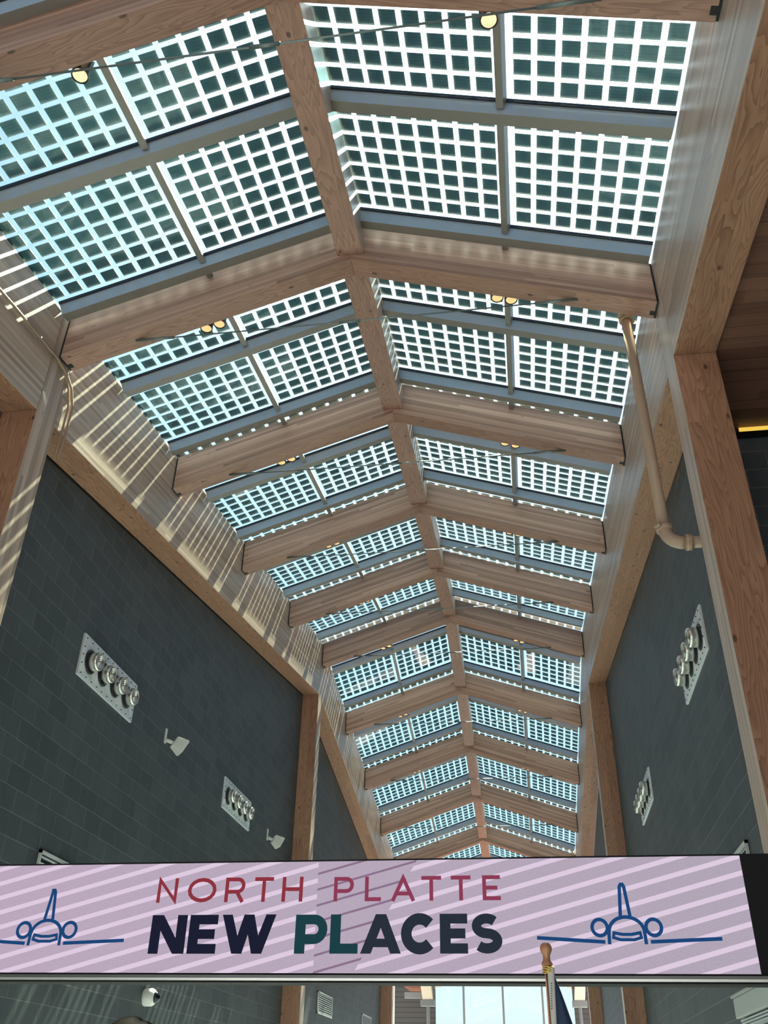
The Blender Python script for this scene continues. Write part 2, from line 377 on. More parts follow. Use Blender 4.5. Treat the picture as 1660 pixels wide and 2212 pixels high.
# low side halls either side of the nearest girders
ZS = 5.62
wall_y('wall_right_side_hall', XR+0.09, XR+5.2, 7.62, 7.8, FLOOR, ZS)
wall_y('wall_left_side_hall', XL-5.2, XL-0.09, 7.62, 7.8, FLOOR, ZS)
wall_x('wall_right_outer', XR+5.0, XR+5.2, [YB, 7.62], FLOOR, lambda y: ZS)
wall_x('wall_left_outer', XL-5.0, XL-5.2, [YB, 7.62], FLOOR, lambda y: ZS)
wall_y('wall_back', XL-5.2, XR+5.2, YB-0.2, YB, FLOOR, 6.1)
for sx_, xi in ((1, XR), (-1, XL)):
    m = MB()
    for (d0, d1, ya, yb) in ((0.0, 5.2, YB, 6.635), (0.095, 5.2, 6.635, 7.8)):
        xa, xb = sorted((xi+sx_*d0, xi+sx_*d1))
        m.hexa([(xa, ya, ZS), (xa, yb, ZS), (xb, yb, ZS), (xb, ya, ZS), (xa, ya, ZS+0.2), (xa, yb, ZS+0.2), (xb, yb, ZS+0.2), (xb, ya, ZS+0.2)], (0, 0, 0))
    struct('ceiling', m, M_DECK)
m = MB(); m.box(XL, XR, YB, -3.30, 5.9, 6.1); struct('ceiling', m, M_DECK)

# ---------------------------------------------------------------- posts and girders
PY = {1: (6.28, 6.63), 5: (19.03, 19.38), 9: (31.50, 31.85)}
PN = {1: 'nearest', 5: 'middle', 9: 'farthest'}
def post(side, k):
    y0, y1 = PY[k]; x0, x1 = (XL, -A_) if side < 0 else (B_, XR)
    m = MB()
    tz = lambda y: zY(y)+HG-0.03
    # length along z: use hexa with "start"=floor, "end"=top ; sides = faces with normal +-X
    P = [(x0, y0, FLOOR), (x0, y1, FLOOR), (x0, y1, tz(y1)), (x0, y0, tz(y0)), (x1, y0, FLOOR), (x1, y1, FLOOR), (x1, y1, tz(y1)), (x1, y0, tz(y0))]
    # ring0 = x0 face, ring1 = x1 face -> top/bottom of hexa are the +-X faces
    m.hexa(P, (1, 0, 0))
    s = 'left' if side < 0 else 'right'
    if k == 1:
        gap = 0.013
    o = m.build('timber_post', [M_GL, M_FL], bevel=0.006)
    tag(o, f'{PN[k]} square timber post on the {s} side of the hall, carrying the skylight girder', 'post', 'timber posts along the hall')
for k in (1, 5, 9):
    for s in (-1, 1): post(s, k)
GS = [(-6.0, 6.275, 'foreground'), (6.635, 19.025, 'long middle'), (19.385, 31.495, 'far')]
def girder(side, ya, yb, nm):
    x0, x1 = (XL, -A_) if side < 0 else (B_, XR)
    m = MB(); st = [ya, yb]
    if ya < Y5 < yb: st = [ya, Y5, yb]
    if ya < Y9 < yb: st = [ya, Y9, yb]
    u0 = 0
    for a, b in zip(st[:-1], st[1:]):
        za, zb = zY(a)-GD, zY(b)-GD; ta, tb = zY(a)+HG-0.03, zY(b)+HG-0.03
        m.hexa([(x0, a, za), (x1, a, za), (x1, b, zb), (x0, b, zb), (x0, a, ta), (x1, a, ta), (x1, b, tb), (x0, b, tb)], (0, 1, 0))
    s = 'left' if side < 0 else 'right'
    o = m.build('timber_girder', [M_GL, M_FL], bevel=0.006)
    lab = {'foreground': f'deep foreground timber girder on the {s}, running up to the nearest post',
           'long middle': f'long deep timber girder on the {s} between the nearest and middle posts',
           'far': f'far timber girder on the {s} beyond the middle post, sloping down',
           'end': f'end timber girder on the {s} beyond the farthest post'}[nm]
    tag(o, lab, 'beam', 'deep girders along the skylight')
for s in (-1, 1):
    for ya, yb, nm in GS+[(31.855, YE, 'end')]: girder(s, ya, yb, nm)

# ---------------------------------------------------------------- rafters, ridge beams, tie rods, spotlights
def fname(k): return ORD[k+1] if k >= 0 else None
KS = list(range(-2, 11))
def rafter(side, k):
    y0 = Yk(k); y1 = y0+TW; xw = B_-0.002 if side > 0 else -A_+0.002; xe = xw-side*0.018
    m = MB()
    sl = mY(y0) if k < 5 else 0.0
    zb0 = zY(y0); zb1 = zb0+sl*TW
    half = abs(xe-XC)
    def P(x, y, top_):
        z = (zb0 if y == y0 else zb1)+RISE*(1-abs(x-XC)/half)
        return (x, y, z+(HD-0.012 if top_ else 0))
    # length along x
    m.hexa([P(XC, y0, 0), P(XC, y1, 0), P(xe, y1, 0), P(xe, y0, 0), P(XC, y0, 1), P(XC, y1, 1), P(xe, y1, 1), P(xe, y0, 1)], (0, 1, 0))
    s = 'left' if side < 0 else 'right'
    t = thing('timber_rafter', (xe, y0, zb0), f'{s} half of the {fname(k)} timber rafter frame counted from the top of the photo' if k >= 0 else f'{s} rafter overhead behind the photographer', 'rafter', 'timber rafters under the skylight')
    m.build('rafter_beam', [M_RL, M_FD], t, bevel=0.005)
    n = MB(); xs = xe-side*0.045; e = 0.003
    def Q(x, y, dz):
        return (x, y, zb0+sl*(y-y0)+RISE*(1-abs(x-XC)/half)+dz)
    ya_, yb_ = y0+0.150, y0+0.215
    n.hexa([Q(xs, ya_, -e), Q(xs, yb_, -e), Q(xe, yb_, -e), Q(xe, ya_, -e), Q(xs, ya_, 0.01), Q(xs, yb_, 0.01), Q(xe, yb_, 0.01), Q(xe, ya_, 0.01)])
    n.build('bolt_notch', M_BLACK, t)
    n = MB(); g_ = 0.006  # black filler painting the shade in the open gap at the rafter end
    n.hexa([Q(xe, y0+g_, g_), Q(xe, y1-g_, g_), Q(xw, y1-g_, g_), Q(xw, y0+g_, g_), Q(xe, y0+g_, HD-0.02), Q(xe, y1-g_, HD-0.02), Q(xw, y1-g_, HD-0.02), Q(xw, y0+g_, HD-0.02)])
    n.build('shadow_gap_fill', M_BLACK, t)
for k in KS:
    for s in (-1, 1): rafter(s, k)
RX0, RX1 = XC-0.136, XC+0.136
for k in KS[:-1]:
    a, b = Yk(k)+TW+0.002, Yk(k+1)-0.002; m = MB()
    st = [a, b]
    for q, w_ in zip(st[:-1], st[1:]):
        za, zb = zY(q)+RISE+0.06, zY(w_)+RISE+0.06
        m.hexa([(RX0, q, za), (RX1, q, za), (RX1, w_, zb), (RX0, w_, zb), (RX0, q, za+0.44), (RX1, q, za+0.44), (RX1, w_, zb+0.44), (RX0, w_, zb+0.44)], (0, 1, 0))
    o = m.build('ridge_beam', [M_GL, M_FD], bevel=0.005)
    tag(o, f'ridge beam section between the {fname(k)} and {fname(k+1)} rafter frames from the top of the photo' if k >= 0 else 'ridge beam section behind the photographer', 'ridge beam', 'ridge beam sections')
def tie_rod(k):
    y = Yk(k)+TW/2; z = zY(y)+0.232; half = 2.27
    t = thing('tie_rod', (XC, y, z), (f'thin grey steel tie rod spanning the {fname(k)} rafter frame from the top of the photo') if k >= 0 else 'steel tie rod behind the photographer', 'tie rod', 'tie rods under the rafters')
    m = MB(); m.tube([(XC-half, y, z+0.012), (XC, y, z), (XC+half, y, z+0.012)], 0.008); m.build('rod', M_STEEL, t)
    for s in (-1, 1):
        m = MB(); m.tube([(XC+s*half, y, z+0.016), (XC+s*(half-0.42), y, z+0.010)], 0.016); m.build('clevis_end', M_STEEL, t)
    m = MB(); m.tube([(XC-0.11, y, z), (XC+0.11, y, z)], 0.015); m.build('turnbuckle', M_STEEL, t)
for k in KS: tie_rod(k)
def spot(k, x, label, light, hot):
    y = Yk(k)+TW+0.115; half = abs((B_ if x > XC else -A_)-XC)
    z0 = zY(Yk(k)+TW)+RISE*(1-abs(x-XC)/half)+0.075
    t = thing('spotlight', (x, y, z0), label, 'spotlight', 'warm spotlights behind the rafters')
    ax = Vector((0.02, -0.04, -1)).normalized(); top_ = Vector((x, y, z0+0.26)); r = 0.066
    m = MB(); prof = [(0, r*0.75), (0.01, r)]
    q = 0.02
    while q < 0.24: prof += [(q, r), (q+0.004, r*0.9), (q+0.010, r*0.9), (q+0.013, r)]; q += 0.018
    prof += [(0.26, r), (0.26, r*0.86), (0.245, r*0.84)]
    m.lathe(top_, ax, prof, 20); m.build('lamp_housing', M_HOUS, t)
    m = MB(); m.lathe(top_, ax, [(0.236, r*0.84), (0.252, r*0.84)], 20); m.build('lens', M_LAMPN if hot else M_LAMP, t)
    m = MB(); m.box(x-0.02, x+0.02, Yk(k)+TW, y-0.05, z0+0.14, z0+0.18); m.build('bracket', M_HOUS, t)
    if light:
        l = bpy.data.lights.new('spotlight_beam', 'SPOT'); l.energy = light; l.color = (1.0, 0.55, 0.25); l.spot_size = math.radians(100); l.shadow_soft_size = 0.05
        lo = bpy.data.objects.new('spotlight_beam', l); C.objects.link(lo); lo.parent = t; lo.location = (0, 0, -0.03)
for s, nm in ((-1, 'left'), (1, 'right')):
    spot(0, XC+s*1.535, f'single lit cylindrical spotlight on the {nm} behind the topmost rafter frame', 12, True)
    for k in range(1, 9):
        for d, inn in ((-0.07, 'ridge-side' if s > 0 else 'wall-side'), (0.07, 'wall-side' if s > 0 else 'ridge-side')):
            spot(k, XC+s*1.56+d, f'{inn} lamp of the warm {nm} spotlight pair behind the {fname(k)} rafter frame', 4 if k < 3 else 0, False)

# ---------------------------------------------------------------- skylight
ZR_S = [4.603-1.529*5+1.529*i for i in range(15)]           # bar lines on the rising slope (last = 18.48)
S1L = [y for y in ZR_S if y < 18.6]
S2L = [20.224]+[21.80+1.5275*i for i in range(7)]
S3L = [32.492, 34.02, 35.547]
PITCH_C, CELL = 0.1935, 0.148
def frame_at(y, side):
    """axes of the glass plane: across (down-slope, +x outward), along, normal"""
    m = mY(y); ax = Vector((1, 0, -SLX*side)).normalized(); ay = Vector((0, 1, m)).normalized()
    n = ax.cross(ay).normalized(); ay = n.cross(ax).normalized()
    return ax, ay, n
def gz(x, y, side): 
    edge = (B_-x) if side > 0 else (x+A_)
    return zY(y)+HG+SLX*edge
XM_ = {1: 1.64, -1: 1.545}                                 # long bar: distance from the ridge
def crossbar(y, side, t):
    ax, ay, n = frame_at(y+0.05, side)
    xa, xb = (XC+0.138, B_-0.003) if side > 0 else (-A_+0.003, XC-0.138)
    m = MB(); d = 0.165; w_ = 0.12
    def P(x, yy, dn): return Vector((x, yy, gz(x, y, side)+mY(y+0.05)*(yy-y)))-n*dn
    g = 0.004
    m.hexa([P(xa, y, d), P(xb, y, d), P(xb, y+w_, d), P(xa, y+w_, d), P(xa, y, g), P(xb, y, g), P(xb, y+w_, g), P(xa, y+w_, g)])
    cb = m.build('crossbar', [M_ALU, M_TAUPE], t)
    cb.data.polygons[2].material_index = 1  # underside tint paints the darker, browner light on it; same metal bar
    m = MB()
    m.hexa([P(xa, y-0.020, 0.034), P(xb, y-0.020, 0.034), P(xb, y-0.001, 0.034), P(xa, y-0.001, 0.034), P(xa, y-0.020, g), P(xb, y-0.020, g), P(xb, y-0.001, g), P(xa, y-0.001, g)])
    m.build('gasket', M_GASK, cb)
def pane(ya, yb, side, col, t, phase_end):
    """glass between bar lines ya and yb; col 0 = ridge side, 1 = wall side"""
    ax, ay, n = frame_at((ya+yb)/2, side); XM = XM_[side]
    d0, d1 = ((0.0, XM-0.002) if col == 0 else (XM+0.002, 3.0+0.30))
    X = lambda d: XC+side*d
    def P(d, y, dn): return Vector((X(d), y, gz(X(d), y, side)))+n*dn
    m = MB(); q = [P(d0, ya, 0), P(d1, ya, 0), P(d1, yb, 0), P(d0, yb, 0)]
    if side < 0: q = q[::-1]
    m.face(q[::-1], [(0, 0), (1, 0), (1, 1), (0, 1)])
    gp = m.build('glass_pane', M_GLASS, t)
    m = MB(); h0, h1 = 0.006, 0.009; cp, cw = 0.1845, 0.139
    off = 0.084 if side > 0 else 0.078
    if col == 1: xs = [XM+off+cp*i for i in range(7 if side > 0 else 9)]
    else: xs = [XM-off-cw-cp*i for i in range(8)]
    xs = [d for d in xs if d > 0.002]
    nrow = 7; ylen = yb-ya
    y_ = ya+0.162 if not phase_end else yb-0.058-0.148-0.1935*6
    if ylen < 1.4: nrow = max(1, int((ylen-0.12)/0.1935)+(0 if phase_end else 1)); y_ = (yb-0.058-0.148-0.1935*(nrow-1)) if phase_end else ya+0.130
    for d in xs:
        for r in range(nrow):
            y = y_+0.1935*r
            m.hexa([P(d, y, h0), P(d+cw, y, h0), P(d+cw, y+CELL, h0), P(d, y+CELL, h0), P(d, y, h1), P(d+cw, y, h1), P(d+cw, y+CELL, h1), P(d, y+CELL, h1)])
            for j in range(6): m.uv[-1-j] = [(0, 0), (1, 0), (1, 1), (0, 1)]
    m.build('solar_cells', M_CELL, gp)
def longbar(ya, yb, side, t):
    ax, ay, n = frame_at((ya+yb)/2, side); hw = 0.03; d = 0.12
    X0 = XC+side*XM_[side]
    def P(o, y, dn): return Vector((X0+o, y, gz(X0+o, y, side)))-n*dn
    g = 0.004
    m = MB(); m.hexa([P(-hw, ya, d), P(hw, ya, d), P(hw, yb, d), P(-hw, yb, d), P(-hw, ya, g), P(hw, ya, g), P(hw, yb, g), P(-hw, yb, g)]); m.build('long_mullion', M_TAUPE, t)
rowlines = [(a, b, False) for a, b in zip(S1L[:-1], S1L[1:])]+[(S1L[-1], Y5, False), (Y5, S2L[0], True)]+[(a, b, False) for a, b in zip(S2L[:-1], S2L[1:])]+[(S2L[-1], S3L[0], False), (S3L[0], S3L[1], False), (S3L[1], S3L[2], False), (S3L[2], YE, False)]
FIRST = 2.9
n_ = 0
for ya, yb, ph in rowlines:
    if yb > FIRST+0.2: n_ += 1
    for s in (-1, 1):
        sd = 'left' if s < 0 else 'right'; xm = XC+s*1.5
        t = thing('solar_skylight', (xm, ya, gz(xm, ya, s)), f'solar-cell skylight on the {sd} slope, {ORD[n_]} glass row from the photo top' if n_ else f'solar-cell skylight on the {sd} slope behind the photographer', 'skylight', 'solar-cell skylights')
        for c in (0, 1): pane(ya+0.002, yb-0.002, s, c, t, ph)
        if not ph: crossbar(ya, s, t)
        longbar(ya+(0.122 if not ph else 0.0), yb-0.014, s, t)

# ---------------------------------------------------------------- end wall of the hall with the glazed gable
GLX0, GLX1, GZ0 = -3.55, 1.28, 3.36
gx = (GLX0+GLX1)/2; gpk = GZ0+0.36*(gx-GLX0)
m = MB()
def slab(m, pts, y0, y1, mi=0):
    n = len(pts); a = [(x, y0, z) for x, z in pts]; b = [(x, y1, z) for x, z in pts]
    m.face(a, [(x, z) for x, z in pts], mi); m.face(b[::-1], [(x, z) for x, z in pts][::-1], mi)
    for i in range(n):
        j = (i+1) % n; m.face([a[j], a[i], b[i], b[j]], None, mi)
zt = zY(YE)+0.5; ztc = zt+RISE
slab(m, [(XL-0.2, FLOOR), (GLX0, FLOOR), (GLX0, zt+0.3), (-A_, zt), (XL-0.2, zt)], YE, YE+0.2)
slab(m, [(GLX1, FLOOR), (XR+0.2, FLOOR), (XR+0.2, zt), (B_, zt), (GLX1, zt+0.1)], YE, YE+0.2)
slab(m, [(GLX0, GZ0), (gx, gpk), (gx, ztc), (GLX0, zt+0.3)], YE, YE+0.2)
slab(m, [(gx, gpk), (GLX1, GZ0), (GLX1, zt+0.1), (gx, ztc)], YE, YE+0.2)
M_SID = plain('dark_horizontal_siding', (0.040, 0.045, 0.046), 0.6, 0, 0.1)
def siding():
    m, n, b = newmat('dark_lap_siding'); t = n.nodes.new('ShaderNodeTexCoord'); s = n.nodes.new('ShaderNodeSeparateXYZ'); L(n, t.outputs['UV'], s.inputs[0])
    fr = math_(n, 'FRACT', math_(n, 'DIVIDE', s.outputs[1], 0.16)); col = mixc(n, math_(n, 'LESS_THAN', fr, 0.12), (0.050, 0.056, 0.056), (0.012, 0.012, 0.012))
    L(n, col, b.inputs['Base Color']); b.inputs['Roughness'].default_value = 0.6; return m
struct('wall_end', m, siding())
m = MB(); slab(m, [(GLX0, FLOOR), (GLX1, FLOOR), (GLX1, GZ0), (gx, gpk), (GLX0, GZ0)], YE+0.09, YE+0.10)
def clear():
    m = bpy.data.materials.new('clear_window_glass'); m.use_nodes = True; n = m.node_tree; n.nodes.clear()
    tr = n.nodes.new('ShaderNodeBsdfTransparent'); tr.inputs[0].default_value = (0.76, 0.84, 0.90, 1)
    gl = n.nodes.new('ShaderNodeBsdfGlossy'); gl.inputs['Roughness'].default_value = 0.02
    mx = n.nodes.new('ShaderNodeMixShader'); mx.inputs[0].default_value = 0.05; o = n.nodes.new('ShaderNodeOutputMaterial')
    L(n, tr.outputs[0], mx.inputs[1]); L(n, gl.outputs[0], mx.inputs[2]); L(n, mx.outputs[0], o.inputs[0]); return m
wn = struct('window_1', m, clear())
for x in (-2.54, -1.16, 0.21):
    zt_ = GZ0+0.36*((x-GLX0) if x < gx else (GLX1-x))
    m = MB(); m.box(x-0.035, x+0.035, YE+0.0, YE+0.08, FLOOR, zt_); m.build('window_mullion', M_GREYST, wn)
m = MB()
for (xa, za, xb, zb) in ((GLX0, GZ0, gx, gpk), (gx, gpk, GLX1, GZ0)):
    m.hexa([(xa, YE-0.02, za-0.05), (xa, YE+0.08, za-0.05), (xb, YE+0.08, zb-0.05), (xb, YE-0.02, zb-0.05), (xa, YE-0.02, za+0.02), (xa, YE+0.08, za+0.02), (xb, YE+0.08, zb+0.02), (xb, YE-0.02, zb+0.02)])
m.build('window_frame', M_CREAM, wn)
# steel columns and cream brackets in front of the gable
def bracket_column(x, side, lab):
    t = thing('steel_bracket_column', (x, 34.3, FLOOR), lab, 'column', 'steel bracket columns at the far end')
    m = MB(); m.lathe((x, 34.3, FLOOR), (0, 0, 1), [(0, 0.055), (4.22, 0.055)], 16); m.build('pipe_column', M_GREYBOX, t)
    m = MB(); m.box(x-0.24, x+0.24, 34.1, 34.5, 2.62, 2.80); m.build('column_cap', M_GREYST, t)
    m = MB(); w_ = 0.17
    m.hexa([(x-w_, 34.12, 2.80), (x+w_, 34.12, 2.80), (x+w_, 34.5, 2.80), (x-w_, 34.5, 2.80), (x-w_-side*0.22, 33.6, 4.6), (x+w_-side*0.22, 33.6, 4.6), (x+w_-side*0.22, 34.5, 4.6), (x-w_-side*0.22, 34.5, 4.6)])
    m.build('cream_bracket', M_CREAM, t)
    m = MB(); xo = x+side*0.02
    m.box(min(xo-0.22*side*0, xo+side*0.19), max(xo, xo+side*0.19), 34.52, 34.6, 2.8, 5.6); m.build('grey_side_plate', M_GREYST, t)
bracket_column(-3.60, 1, 'cream bracket on a thin steel column, left of the far glazed gable')
bracket_column(1.40, -1, 'cream bracket on a thin steel column, right of the far glazed gable')
for nm, xa, xb in (('left', -A_, -3.86), ('right', 1.50, B_)):
    m = MB(); m.box(xa, xb, 34.55, 34.75, 2.88, 3.06); o = m.build('cross_beam', M_GREYST); tag(o, f'grey steel cross beam beside the {nm} cream bracket at the far end', 'beam')
m = MB(); m.box(-A_, -3.7, 33.2, YE, 3.22, 3.34, axis='x'); o = m.build('timber_soffit', M_DECK); tag(o, 'dark red timber soffit panel left of the far cream bracket', 'soffit')

# ---------------------------------------------------------------- wall fittings
def nozzle_plate(side, y0, y1, z0, z1, lab):
    x = XL if side < 0 else XR; n = Vector((1, 0, 0)) if side < 0 else Vector((-1, 0, 0)); sx = n.x
    t = thing('jet_nozzle_plate', (x, (y0+y1)/2, z0), lab, 'air diffuser', 'galvanised jet nozzle plates')
    m = MB(); m.box(min(x+sx*0.001, x+sx*0.014), max(x+sx*0.001, x+sx*0.014), y0, y1, z0, z1)
    m.build('backing_plate', M_PLATE, t)
    m = MB(); f = 0.075; xf0, xf1 = x+sx*0.014, x+sx*0.026
    for (a, b, c, d) in ((y0, y1, z0, z0+f), (y0, y1, z1-f, z1), (y0, y0+f, z0+f, z1-f), (y1-f, y1, z0+f, z1-f)):
        m.box(min(xf0, xf1), max(xf0, xf1), a, b, c, d)
    m.build('flange', M_PLATE, t)
    m = MB(); ny = 11
    for i in range(ny):
        yy = y0+0.06+(y1-y0-0.12)*i/(ny-1)
        for zz in (z0+0.038, z1-0.038): m.lathe((x+sx*0.026, yy, zz), n, [(0, 0.009), (0.008, 0.006)], 8)
    for zz in (z0+0.15, z0+0.25, z1-0.15):
        for yy in (y0+0.038, y1-0.038): m.lathe((x+sx*0.026, yy, zz), n, [(0, 0.009), (0.008, 0.006)], 8)
    m.build('screws', M_HOUS, t)
    for i in range(4):
        yc = y0+0.26+(y1-y0-0.50)*i/3; zc = (z0+z1)/2
        m = MB(); m.lathe((x+sx*0.0145, yc, zc), n, [(0, 0.142), (0.006, 0.142), (0.012, 0.134), (0.012, 0.112), (0.002, 0.110)], 32); m.build('collar', M_DARKHOLE, t)
        ax = Vector((sx*1.0, -0.05, -0.06)).normalized()
        o = Vector((x+sx*0.0, yc, zc))+Vector((0, 0.0, 0))
        m = MB(); r = 0.106
        m.lathe(o, ax, [(0.012, r*0.99), (0.08, r), (0.115, r*0.99), (0.138, r*0.93), (0.145, r*0.86), (0.138, r*0.80), (0.11, r*0.78)], 32)
        nz = m.build('nozzle_drum', M_CHROME, t)
        for rr in (0.74, 0.54, 0.34, 0.15):
            m = MB(); R0 = r*rr
            m.lathe(o, ax, [(0.112, R0), (0.140, R0), (0.140, R0-0.008), (0.112, R0-0.008)], 28); m.build('nozzle_ring', M_CHROME, nz)
        m = MB(); m.lathe(o, ax, [(0.106, r*0.80), (0.111, r*0.80)], 28); m.build('nozzle_throat', M_DARKHOLE, nz)
for (ya, yb, w1) in ((8.75, 10.32, 'nearer'), (14.20, 15.77, 'farther')):
    nozzle_plate(-1, ya, yb, 3.875, 4.365, f'{w1} metal plate of four round air nozzles on the left block wall')
    nozzle_plate(1, ya-0.04, yb-0.06, 3.83, 4.32, f'{w1} metal plate of four round air nozzles on the right block wall')
def louvre(side, y0, y1, z0, z1, lab, nb=9):
    x = XL if side < 0 else XR; sx = 1 if side < 0 else -1
    t = thing('wall_louvre', (x, (y0+y1)/2, z0), lab, 'louvre', 'slatted return air louvres')
    B = lambda m, a, b, y_0, y_1, z_0, z_1: m.box(min(x+sx*a, x+sx*b), max(x+sx*a, x+sx*b), y_0, y_1, z_0, z_1)
    m = MB(); B(m, 0.001, 0.006, y0, y1, z0, z1); m.build('dark_backing', M_DARKHOLE, t)
    m = MB(); f = 0.03
    for (a, b, c, d) in ((y0, y1, z0, z0+f), (y0, y1, z1-f, z1), (y0, y0+f, z0, z1), (y1-f, y1, z0, z1)): B(m, 0.006, 0.03, a, b, c, d)
    m.build('frame', M_GRILLE, t)
    h = (z1-z0-2*f)/nb
    for i in range(nb):
        zc = z0+f+h*(i+0.5); m = MB()
        m.hexa([(x+sx*0.008, y0+f, zc+h*0.05), (x+sx*0.03, y0+f, zc-h*0.30), (x+sx*0.03, y1-f, zc-h*0.30), (x+sx*0.008, y1-f, zc+h*0.05),
                (x+sx*0.008, y0+f, zc+h*0.28), (x+sx*0.03, y0+f, zc-h*0.04), (x+sx*0.03, y1-f, zc-h*0.04), (x+sx*0.008, y1-f, zc+h*0.28)])
        m.build('slat', M_GRILLE, t)
louvre(-1, 8.78, 10.36, 1.56, 2.02, 'slatted louvre low on the left wall, its corner showing above the screen', 7)
louvre(1, 8.64, 10.2, 1.51, 1.97, 'slatted louvre low on the right wall, its corner showing above the screen', 7)
louvre(-1, 14.22, 15.80, 1.555, 2.0, 'left wall louvre hidden behind the screen', 7)
louvre(1, 13.7, 15.3, 1.47, 1.93, 'right wall louvre whose white corner shows just below the screen', 7)
louvre(-1, 22.2, 23.85, 1.55, 1.985, 'striped white louvre below the screen, just right of the left middle post', 9)
louvre(-1, 28.1, 29.7, 1.52, 1.965, 'small far white louvre below the screen, near the left farthest post', 9)
def speaker(y, z, lab):
    x = XL; t = thing('wall_speaker', (x, y, z), lab, 'speaker', 'white speakers on the left wall')
    m = MB(); m.box(x+0.001, x+0.012, y-0.13, y-0.07, z+0.0, z+0.20); m.build('wall_bracket', M_PLATE, t)
    m = MB(); m.tube([(x+0.012, y-0.09, z+0.05), (x+0.11, y-0.03, z+0.015)], 0.026, 8); m.build('swivel_arm', M_WHITE, t)
    o = Vector((x+0.17, y+0.02, z)); ax = Vector((0.72, 0.52, -0.46)).normalized(); ay = Vector((0, 0, 1)).cross(ax).normalized(); az = ax.cross(ay)
    P = lambda a, b, c: o+ax*a+ay*b+az*c
    m = MB()
    m.hexa([P(-0.09, -0.07, -0.07), P(-0.09, 0.07, -0.07), P(0.07, 0.115, -0.10), P(0.07, -0.115, -0.10), P(-0.09, -0.07, 0.07), P(-0.09, 0.07, 0.07), P(0.07, 0.115, 0.10), P(0.07, -0.115, 0.10)])
    m.build('speaker_cabinet', M_WHITE, t, bevel=0.01)
    m = MB(); m.hexa([P(0.071, -0.10, -0.088), P(0.071, 0.10, -0.088), P(0.080, 0.10, -0.088), P(0.080, -0.10, -0.088), P(0.071, -0.10, 0.088), P(0.071, 0.10, 0.088), P(0.080, 0.10, 0.088), P(0.080, -0.10, 0.088)])
    m.build('speaker_grille', M_WHITE, t)
speaker(11.62, 4.02, 'white wall speaker between the two left nozzle plates')
speaker(17.15, 4.02, 'white wall speaker beyond the farther left nozzle plate')
# dome camera
t = thing('security_camera', (XL, 12.12, 1.0), 'white dome security camera on the left block wall under the screen', 'camera')
m = MB(); m.lathe((XL+0.001, 12.1, 1.0), (1, 0, 0), [(0, 0.095), (0.02, 0.10), (0.10, 0.10), (0.13, 0.085), (0.14, 0.06)], 28); m.build('camera_body', M_WHITE, t)
m = MB(); m.lathe((XL+0.135, 12.1, 1.0), (1, 0, 0), [(0, 0.066), (0.03, 0.060), (0.055, 0.042), (0.07, 0.018), (0.073, 0.0)], 24); m.build('dome', M_DOME, t)
m = MB(); m.lathe((XL+0.132, 12.1, 1.0), (1, 0, 0), [(0, 0.072), (0.012, 0.072), (0.012, 0.066)], 24); m.build('trim_ring', M_WHITE, t)
# grey box with vent lines on the right wall
t = thing('wall_unit', (XR, 9.3, 0.60), 'pale grey box on the right wall at the bottom right corner', 'wall unit')
m = MB(); m.box(XR-0.10, XR-0.001, 8.2, 10.05, 0.68, 0.845); m.build('enclosure', M_GREYBOX, t, bevel=0.008)
m = MB(); m.box(XR-0.115, XR-0.001, 8.18, 10.07, 0.848, 0.868); m.build('lid', M_GREYBOX, t)
for i in range(3):
    m = MB(); z = 0.655-0.024*i; m.box(XR-0.08, XR-0.001, 8.3, 9.95-0.02*i, z-0.006, z+0.008); m.build('vent_blade', M_GRILLE, t)
# linear lamp in the right side hall
t = thing('linear_lamp', (2.9, 7.52, ZS-0.03), 'glowing yellow strip lamp at the top of the right side hall wall', 'lamp')
m = MB(); m.box(2.33, 5.5, 7.49, 7.60, ZS-0.045, ZS-0.004); m.build('lamp_body', M_HOUS, t)
m = MB(); m.box(2.34, 5.49, 7.472, 7.489, ZS-0.045, ZS-0.008); m.build('lamp_tube', M_TUBE, t)
# sprinkler pipe on the right, conduits on the left
t = thing('standpipe', (1.30, 6.78, 3.9), 'tan painted pipe hanging down beside the nearest right post, elbowed at its foot', 'pipe')
px_, py_ = 1.318, 6.80
m = MB(); m.tube([(px_, py_, 7.3), (px_, py_, 6.57)], 0.050, 16); m.tube([(px_, py_, 6.57), (px_+0.01, py_-0.02, 4.10)], 0.050, 16); m.build('vertical_pipe', M_PIPE, t)
m = MB(); pts = [(px_+0.01, py_-0.02, 4.10)]
for i in range(9):
    a = PI/2*i/8; pts.append((px_+0.01+0.14*(1-math.cos(a)), py_-0.02, 4.08-0.14*math.sin(a)))
m.tube(pts, 0.056, 16); m.build('elbow', M_PIPE, t)
m = MB(); m.tube([(px_+0.15, py_-0.02, 3.94), (XR-0.002, py_-0.02, 3.94)], 0.050, 16); m.build('branch_pipe', M_PIPE, t)
for c_, ax in (((px_, py_, 6.53), (0, 0, 1)), ((px_+0.01, py_-0.02, 4.06), (0, 0, 1)), ((px_+0.16, py_-0.02, 3.94), (1, 0, 0))):
    m = MB(); m.lathe(c_, ax, [(0, 0.060), (0, 0.070), (0.055, 0.070), (0.055, 0.060)], 16)
    a = Vector(ax); e = a.orthogonal().normalized()
    for s in (-1, 1):
        q = Vector(c_)+a*0.028+e*s*0.085; m.lathe(q-e.cross(a)*0.03, e.cross(a), [(0, 0.016), (0.06, 0.016)], 8)
    m.build('coupling', M_PIPE, t)
t = thing('sprinkler_branch', (1.50, 31.3, 6.4), 'small brown sprinkler pipe at the right end of the last rafter above the screen', 'pipe')
m = MB(); m.tube([(1.50, 31.35, 6.0), (1.50, 31.35, 6.93)], 0.045, 12); m.build('riser', M_COND, t)
